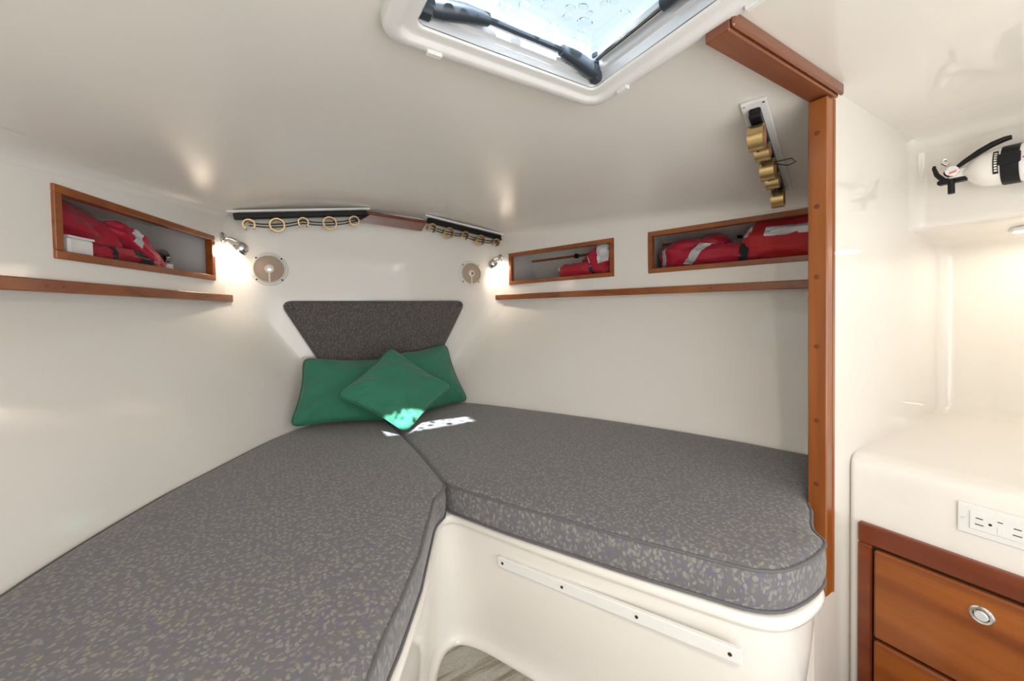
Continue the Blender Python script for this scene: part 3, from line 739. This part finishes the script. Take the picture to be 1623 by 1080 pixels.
reading_lamp(rpt(s_, 0, .272), -RO, rpt(s_ + .005, -.052, .240), rpt(s_ - .005, .030, .160), 'chrome reading lamp on the right side beside the small locker')

# ------------------------------------------------------------------ speakers
def speaker(x, z, label):
    t = thing('speaker', (x, YB - .01, z - .062), label, 'speaker', 'round speakers on the forward bulkhead')
    A = V(0, -1, 0); c = V(x, YB, z)
    G().add(*lathe(c, A, [(.0625, 0), (.0625, .004), (.060, .008), (.056, .009), (.0535, .008)], 48, True, False)).build('rim', WPLAS, t)
    G().add(*lathe(c, A, [(.0538, .004), (.0538, .014), (.0515, .0175), (.0490, .0165)], 48, False, False)).build('grille_ring', IVORY, t)
    G().add(*lathe(c, A, [(.0495, .010), (.0495, .0135), (.030, .0165), (.012, .0175)], 48)).build('grille', TAN, t)
    G().add(*lathe(c, A, [(.0155, .014), (.0155, .0195), (.012, .021)], 24)).build('hub', IVORY, t)
    G().add(*lathe(c, A, [(.0085, .019), (.0085, .0215), (.005, .0225)], 18)).build('badge', CHROME, t)
    G().add(*obox(V(x, YB - .0172, z - .032), (1, 0, 0), (0, 1, 0), (0, 0, 1), .0028, .0022, .0185, .001)).build('spoke', IVORY, t)
    for sx in (-1, 1):
        for sz in (-1, 1):
            G().add(*lathe(c + V(sx * .041, 0, sz * .0405), A, [(.0032, .006), (.0032, .0098), (.002, .0102)], 10)).build('screw', DARK, t)
speaker(-.019, .180, 'larger-looking round ivory speaker beside the left reading lamp')
speaker(.817, .193, 'round ivory speaker beside the right reading lamp')

# ------------------------------------------------------------------ rod racks under the headliner
def rack(p0, p1, rings, label, cord):
    p0 = Vector(p0); p1 = Vector(p1); d = (p1 - p0); L = d.length; d.normalize()
    w = Vector((-d.y, d.x, 0)).normalized(); n = d.cross(w); n = n if n.z < 0 else -n      # n points down
    mid = (p0 + p1) / 2
    t = thing('rod_rack', mid + n * .03, label, 'rack', 'rod racks with brass rings')
    G().add(*obox(mid + n * .004, d, w, n, L / 2, .024, .004, .0015)).build('backing_board', WPLAS, t)
    G().add(*obox(mid + n * .019 + d * .003, d, w, n, L / 2 - .014, .011, .011, .003)).build('track', BLACK, t)
    for e in (-1, 1):
        for q in (-1, 1):
            G().add(*lathe(mid + d * (e * (L / 2 - .008)) + w * (q * .018) + n * .008, n, [(.0028, -.001), (.0028, .0006)], 8)).build('screw', CHROME, t)
    cs = []
    for (u, r, gap) in rings:
        c = p0 + d * (u * L) + n * (.030 + r); cs.append((c, r))
        a0, a1 = (0, 2 * pi) if not gap else (radians(-90 + 38), radians(-90 + 322))
        N = 28; hw = .0145; g = G(); rows_o = []; rows = []
        for k in range(N + 1):
            th = a0 + (a1 - a0) * k / N; e = -n * sin(th) + d * cos(th) * (1 if gap != 2 else -1)
            rows.append([c + e * r + w * hw, c + e * r - w * hw]); rows_o.append([c + e * (r - .0045) + w * hw, c + e * (r - .0045) - w * hw])
        g.add(*loft(rows)); 
        for i in (0, 1): g.add(*loft([[x[i] for x in rows], [x[i] for x in rows_o]]))
        ring = g.build('ring', BRASS, t); 
        G().add(*loft(rows_o)).build('ring_lining', COPPER, ring)
        G().add(*obox(c - n * (r + .001), d, w, n, .006, .006, .004, .001)).build('ring_foot', BLACK, t)
    pts = []
    for i, (c, r) in enumerate(cs):
        pts.append(c + w * .002 + n * (.004 * (i % 2)))
    for sgn_, dz in ((1, .0), (-1, -.009)):
        path = []
        q = [p + n * dz + w * (.004 * sgn_) for p in pts] 
        if cord: q = q + [p1 + n * .022 + w * .006] if cord > 0 else [p0 + n * .022 + w * .006] + q
        for i in range(len(q) - 1):
            for k in range(6): path.append(q[i].lerp(q[i + 1], k / 6) + n * (.003 * sin(pi * k / 6)))
        path.append(q[-1]); G().add(*tube(path, .0023, 6)).build('bungee_cord', WEB, t)
    return t, cs
def cz(x, y): return V(x, y, ceil_z(x, y))
rack(cz(-.140, 1.692), cz(.338, 1.692), [(.12, .020, 1), (.30, .0255, 0), (.48, .019, 1), (.67, .0255, 0), (.86, .020, 0)], 'black-railed rod rack with brass rings at the left of the forward headliner', 1)
rack(cz(.572, 1.692), cz(.972, 1.692), [(.10, .020, 2), (.30, .0245, 0), (.50, .019, 2), (.70, .0245, 0), (.91, .018, 2)], 'black-railed rod rack with brass rings at the right of the forward headliner', 1)
t3, cs3 = rack(cz(.872, .450), cz(1.262, .572), [(.13, .027, 0), (.30, .020, 0), (.47, .026, 0), (.64, .020, 0), (.86, .0245, 0)], 'rod rack with edge-on brass rings on the headliner beside the post', 1)
lp = cs3[2][0] + V(.03, -.03, .01)
G().add(*tube([cs3[2][0] + V(0, -.01, .012), lp + V(0, 0, -.004), lp + V(.014, -.012, .004), lp + V(.004, -.006, .012), cs3[2][0] + V(0, -.01, .014)], .0012, 6)).build('cord_loop', WEB, t3)

# brown wooden plate between the racks
t = thing('wooden_plate', (.455, 1.735, .385), 'brown wooden plate with screws between the two forward rod racks', 'plate')
pA, pB, pC, pD = V(.285, 1.712, .424), V(.590, 1.712, .410), V(.568, 1.720, .372), V(.290, 1.720, .386)
pn = (pB - pA).cross(pD - pA).normalized(); pn = pn if pn.y > 0 else -pn
fr = [pA, pB, pC, pD]
G().add(*loft([fr, [p + pn * .012 for p in fr]], closed=True, cap0=True, cap1=True)).build('board', WD_BRN, t)
G().add(*tube([pA + V(.012, -.004, .002), pB + V(-.004, -.004, .002)], .006, 8)).build('edge_strip', WD_RED, t)
for (u, v_) in ((.05, .25), (.10, .75), (.16, .35), (.80, .30), (.76, .75), (.88, .75), (.93, .35)):
    c = pA.lerp(pB, u).lerp(pD.lerp(pC, u), v_)
    G().add(*lathe(c, -pn, [(.0040, -.001), (.0040, .002), (.0026, .003)], 10)).build('screw', COPPER, t)

# ------------------------------------------------------------------ deck hatch
def rrect(x0, x1, y0, y1, r, n=8):
    P = []
    for cx, cy, a in ((x1 - r, y1 - r, 0), (x0 + r, y1 - r, 90), (x0 + r, y0 + r, 180), (x1 - r, y0 + r, 270)):
        for k in range(n + 1):
            t = radians(a + 90 * k / n); P.append((cx + r * cos(t), cy + r * sin(t)))
    return P
def ring_loft(prof, r0=.038):
    rows = []
    for d, z in prof:
        rows.append([V(x, y, z) for x, y in rrect(HX0 + d, HX1 - d, HY0 + d, HY1 - d, max(r0 - d * .5, .012))])
    return loft(rows, closed=True)
hatch = thing('deck_hatch', ((HX0 + HX1) / 2, (HY0 + HY1) / 2, .43), 'square overhead deck hatch with white trim and rain-spotted clear pane', 'hatch')
G().add(*ring_loft([(0, .470), (0, .440), (.002, .434), (.007, .4305), (.020, .4300), (.0235, .4315), (.0265, .436), (.030, .4375), (.040, .4365), (.046, .4375), (.0485, .4405)])).build('trim_ring', WPLAS, hatch)
G().add(*ring_loft([(.0485, .4415), (.049, .4425), (.0495, .4405)])).build('seal', SEAL, hatch)
G().add(*ring_loft([(.0490, .441), (.0505, .447), (.0520, .4585), (.0580, .4610), (.0590, .4760), (.0650, .4790), (.0655, .492), (.05, .4925)])).build('frame', ALU, hatch)
P = rrect(HX0 + .052, HX1 - .052, HY0 + .052, HY1 - .052, .03)
link('pane', *loft([[V(x, y, .4935) for x, y in P], [V(x, y, .5015) for x, y in P]], closed=True, cap0=True, cap1=True), PANE, hatch, smooth=False)
for (x, y, ax) in ((.235, HY1 - .012, 0), (HX1 - .012, .545, 1), (HX1 - .012, .30, 1), (HX0 + .012, .40, 1)):
    d = V(1, 0, 0) if ax == 0 else V(0, 1, 0); w = V(0, 1, 0) if ax == 0 else V(1, 0, 0)
    G().add(*obox((x, y, .4285), d, w, (0, 0, 1), .013, .0055, .0035, .0015)).build('snap_cover', WPLAS, hatch)
# the black lift bar across the forward edge and its arms
zb = .470; yb_ = HY1 - .074
bar = G().add(*tube([V(.28, yb_, zb), V(.47, yb_, zb)], .0052, 10)).build('lift_bar', BLUEBLK, hatch)
for e, xe, xi in ((-1, .203, .305), (1, .548, .452)):
    prof_ = [V(xe, yb_ + .010, .460), V(xe + (xi - xe) * .25, yb_ + .007, .462), V(xe + (xi - xe) * .6, yb_ + .003, .467), V(xi, yb_, zb)]
    G().add(*tube(prof_, [.0125, .0150, .0135, .0095], 14)).build('lift_arm', BLUEBLK, hatch)
    G().add(*obox((xe, yb_ + .010, .464), (1, 0, 0), (0, 1, 0), (0, 0, 1), .012, .012, .020, .004)).build('latch_block', BLUEBLK, hatch)
    G().add(*lathe((xe, yb_ + .006, .482), (0, 0, 1), [(.013, 0), (.018, .002), (.018, .009), (.012, .0112)], 16)).build('latch_knob', BLUEBLK, hatch)
    G().add(*obox((xe - e * .012, yb_ + .008, .4545), (1, 0, 0), (0, 1, 0), (0, 0, 1), .005, .003, .003, .001)).build('pin', WPLAS, hatch)
# stay on the right-hand side
xs_ = HX1 - .071
st = G().add(*tube([V(xs_ - .003, yb_ - .010, .472), V(xs_ - .003, .40, .472)], .0026, 8)).build('stay_rod', CHROME, hatch)
G().add(*tube([V(xs_ + .004, yb_ - .006, .476), V(xs_ + .004, .22, .476)], .0032, 8)).build('stay_rail', BLACK, hatch)
G().add(*lathe((xs_ - .003, .405, .472), (0, -1, 0), [(.004, -.004), (.0095, 0), (.0100, .02), (.0100, .15)], 16)).build('stay_cylinder', BLUEBLK, hatch)
# rain drops lying on the outer face of the pane
rnd = random.Random(5); g = G(); done = []
tries = 0
while len(done) < 105 and tries < 6000:
    tries += 1
    r = rnd.choice([.0045, .006, .007, .009, .012, .017]) * rnd.uniform(.85, 1.2)
    x = rnd.uniform(HX0 + .075, HX1 - .075); y = rnd.uniform(HY0 + .07, HY1 - .075)
    if any((x - a) ** 2 + (y - b) ** 2 < (r + c + .001) ** 2 for a, b, c in done): continue
    done.append((x, y, r)); ex_ = rnd.uniform(.8, 1.25); ph = rnd.uniform(0, 6.28)
    rows = []
    for k in range(6):
        q = k / 5 * pi / 2 * .97; rr = r * cos(q); hh = r * .34 * sin(q)
        rows.append([V(x + rr * ex_ * cos(t) * (1 + .1 * sin(2 * t + ph)), y + rr / ex_ * sin(t) * (1 + .08 * sin(3 * t + ph)), .5019 + hh) for t in [2 * pi * i / 18 for i in range(18)]])
    g.add(*loft(rows, closed=True, cap0=True, cap1=True))
tag(g.build('rain_drops', DROP, angle=70), 'rain drops scattered on the hatch pane', 'water drops', kind='stuff')

# ------------------------------------------------------------------ galley counter, drawers, outlet
XF, ZC = 1.063, -.323
ctr = thing('galley_counter', (1.4, 0, -.98), 'glossy cream counter with rounded white front beside the doorway', 'counter')
pf = [(1.735, ZC - .003), (1.60, ZC), (1.12, ZC), (1.09, ZC - .001), (1.076, ZC - .004), (1.067, ZC - .011), (1.0635, ZC - .022), (XF, ZC - .04), (XF, -.98)]
rows = []
RC = .012
for k in range(9):
    t_ = k / 8 * pi / 2
    rows.append([V(x + (RC * (1 - cos(t_)) if x < 1.09 else RC * (1 - cos(t_)) * max(0, (1.12 - x) / .05) if x < 1.12 else 0), .3495 - RC + RC * sin(t_), z) for x, z in pf])
rows = [[V(x, y, z) for x, z in pf] for y in (-.6, -.3, 0, .2, .30)] + rows
ct = link('counter_shell', *loft(rows), WHITE, ctr, angle=50)
cab = thing('drawer_cabinet', (XF, .1, -.95), 'red mahogany framed cabinet front with amber wood drawers below the counter', 'cabinet')
X0, X1 = XF - .012, XF + .004
ya, yb2 = .331, -.30
g = G(); g.add(*box(X0, X1, yb2, ya, -.502, -.460, .003)); g.build('top_rail', WD_RED, cab)
g = G(); g.add(*box(X0, X1, ya - .024, ya, -.93, -.5025, .003)); g.build('stile', WD_RED, cab)
g = G(); g.add(*box(X0, X1, yb2, yb2 + .03, -.93, -.5025, .003)); g.build('stile', WD_RED, cab)
g = G(); g.add(*box(XF - .003, X1, yb2 + .03, ya - .0245, -.93, -.503)); g.build('drawer_gap', DARK, cab)
for (z1_, z0_) in ((-.506, -.690), (-.697, -.88)):
    dr = G().add(*box(XF - .018, XF - .0035, yb2 + .034, ya - .029, z0_, z1_, .0035)).build('drawer', WD_DRAW, cab)
    if z1_ > -.6:
        for yy in (.157,):
            c = V(XF - .018, yy, -.546)
            G().add(*lathe(c, (-1, 0, 0), [(.0155, 0), (.0155, .002), (.0135, .0045), (.0105, .0038), (.0100, .0032)], 28, True, False)).build('latch_ring', CHROME, dr)
            G().add(*lathe(c, (-1, 0, 0), [(.0085, .002), (.0085, .0055), (.0072, .007)], 24)).build('latch_button', ALU, dr)
out = thing('wall_outlet', (XF, .14, -.415), 'white double socket outlet plate on the counter front', 'outlet')
yo0, yo1 = .088, .190
G().add(*box(XF - .0042, XF, yo0, yo1, -.4145, -.360, .0018)).build('cover_plate', WPLAS, out)
ins = G().add(*box(XF - .0062, XF - .0038, .1035, .1745, -.4025, -.3705, .0008)).build('socket_insert', WPLAS, out)
for yc in (.160, .118):
    for dz, hh in ((.0055, .0042), (-.0055, .0050)):
        G().add(*box(XF - .00655, XF - .0058, yc - hh + .003, yc + hh + .003, -.3865 + dz - .0008, -.3865 + dz + .0008)).build('slot', DARK, ins)
    G().add(*lathe((XF - .0058, yc - .0095, -.3865), (-1, 0, 0), [(.0022, 0), (.0022, .0008)], 12)).build('earth_hole', DARK, ins)
for y0_, y1_, z0_, z1_ in ((.1355, .1425, -.3995, -.3865), ):
    G().add(*box(XF - .0072, XF - .006, y0_, y1_, z0_, z1_, .0004)).build('test_button', WPLAS, ins)
G().add(*box(XF - .0067, XF - .0058, .1365, .1425, -.3785, -.3770)).build('indicator', DARK, ins)
for yc in (.1825, .0955):
    G().add(*lathe((XF - .004, yc, -.387), (-1, 0, 0), [(.0024, 0), (.0024, .0007)], 10)).build('screw', ALU, out)

# ------------------------------------------------------------------ puck light in the alcove soffit
def puck(x, y, z, label, energy, r=.032):
    t = thing('puck_light', (x, y, z), label, 'light', 'recessed puck lights')
    G().add(*lathe((x, y, z), (0, 0, -1), [(r + .008, -.004), (r + .008, .003), (r + .003, .006), (r, .005)], 32, True, False)).build('bezel', WPLAS, t)
    G().add(*lathe((x, y, z), (0, 0, -1), [(r, -.002), (r, .004)], 32)).build('lens', PUCKEM, t)
    ld = bpy.data.lights.new('puck_light_lamp', 'AREA'); lo = bpy.data.objects.new('puck_light_lamp', ld); COL.objects.link(lo)
    ld.shape = 'DISK'; ld.size = r * 2; ld.energy = energy; ld.color = (1.0, 0.91, 0.79); lo.location = (x, y, z - .008 + Z0)
puck(1.595, .165, .183, 'round puck light under the shelf of the galley alcove', 0.09)
puck(.95, -.12, ZA, 'added out-of-view puck light in the galley headliner', 0.12)  # added lamp out of view, warm fill for the galley side
puck(-.05, -.25, ZA, 'added out-of-view puck light in the headliner over the left berth', 2.9)  # added lamp out of view, brightens the left hull side and cushion

# ------------------------------------------------------------------ fire extinguisher
fe = thing('fire_extinguisher', (1.42, .1, .262), 'white fire extinguisher with black lever strapped flat on the galley side', 'fire extinguisher')
ax0 = V(1.422, .246, .313); axd = V(0, -1, -.02).normalized()
G().add(*lathe(ax0, axd, [(.0135, -.004), (.016, .001), (.024, .007), (.033, .017), (.0385, .028), (.0412, .042), (.0415, .06), (.0415, .32), (.036, .335)], 36)).build('bottle', XWHITE, fe)
G().add(*lathe(ax0, axd, [(.0425, .056), (.0428, .058), (.0428, .080), (.0425, .082)], 36)).build('strap', BLACK, fe)
G().add(*obox(ax0 + axd * .069 + V(-.043, 0, .006), (0, 1, 0), (0, 0, 1), (1, 0, 0), .016, .012, .004, .002)).build('strap_buckle', BLACK, fe)
def band(h0, h1, t0, t1, r, mat, name, par):
    rows = []
    for h in (h0, h1):
        c = ax0 + axd * h; rows.append([c + V(-cos(t), 0, sin(t)) * r for t in [t0 + (t1 - t0) * k / 14 for k in range(15)]])
    rows2 = [[p + (p - (ax0 + axd * h)).normalized() * -.0008 for p in r_] for r_, h in zip(rows, (h0, h1))]
    g = G(); g.add(*loft(rows)); g.add(*loft(rows2)); 
    for a_, b_ in ((rows[0], rows2[0]), (rows[1], rows2[1])): g.add(*loft([a_, b_]))
    return g.build(name, mat, par)
lab = band(.0455, .0535, -.55, .75, .0421, BLACK, 'name_label', fe)
for k in range(8):
    band(.0475, .0520, -.42 + k * .135, -.34 + k * .135, .0424, WPLAS, 'letter', lab)
lb2 = band(.0835, .25, -.9, 1.1, .0421, WPLAS, 'instruction_label', fe)
band(.087, .15, .02, .10, .0424, LABEL_R, 'label_stripe', lb2); band(.089, .15, .30, .36, .0424, LABEL_R, 'label_stripe', lb2); band(.089, .15, -.12, -.05, .0424, DARK, 'label_stripe', lb2)
G().add(*obox(ax0 + V(0, .012, .002), (0, 1, 0), (0, 0, 1), (1, 0, 0), .018, .013, .013, .004)).build('valve', XWHITE, fe)
G().add(*obox(ax0 + V(-.004, .016, -.013), (0, 1, 0), (0, 0, 1), (1, 0, 0), .030, .005, .010, .002)).build('valve_body', BLACK, fe)
G().add(*tube([V(1.408, .262, .326), V(1.405, .245, .338), V(1.402, .222, .352), V(1.400, .203, .361), V(1.400, .186, .366), V(1.400, .176, .367)], [.004, .0055, .0065, .0065, .006, .005], 10)).build('lever', BLACK, fe)
G().add(*tube([V(1.412, .262, .296), V(1.410, .280, .303), V(1.408, .292, .320), V(1.408, .297, .338), V(1.408, .296, .343)], [.006, .006, .005, .004, .003], 10)).build('carry_handle', BLACK, fe)
G().add(*tube([V(1.408, .268, .300), V(1.407, .267, .268)], .0062, 12)).build('nozzle', BLACK, fe)
ga = G().add(*lathe(V(1.404, .268, .320), V(-.9, -.42, 0), [(.0125, 0), (.0125, .010), (.0105, .0118)], 24)).build('gauge', CHROME, fe)
gd = V(-.9, -.42, 0).normalized()
G().add(*obox(V(1.404, .268, .316) + gd * .0124, (0.42, -.9, .35), (0, 0, 1), gd, .0065, .0025, .0004)).build('gauge_needle', ORANGE, ga)
gf = G().add(*lathe(V(1.404, .268, .320) + gd * .0112, gd, [(.0103, 0), (.0103, .0009)], 24)).build('gauge_face', SILVER, ga)
G().add(*tube([V(1.404, .272, .338), V(1.404, .280, .346), V(1.404, .281, .352), V(1.404, .274, .353)], [.005, .0055, .0045, .003], 10)).build('safety_pin', CHROME, fe)
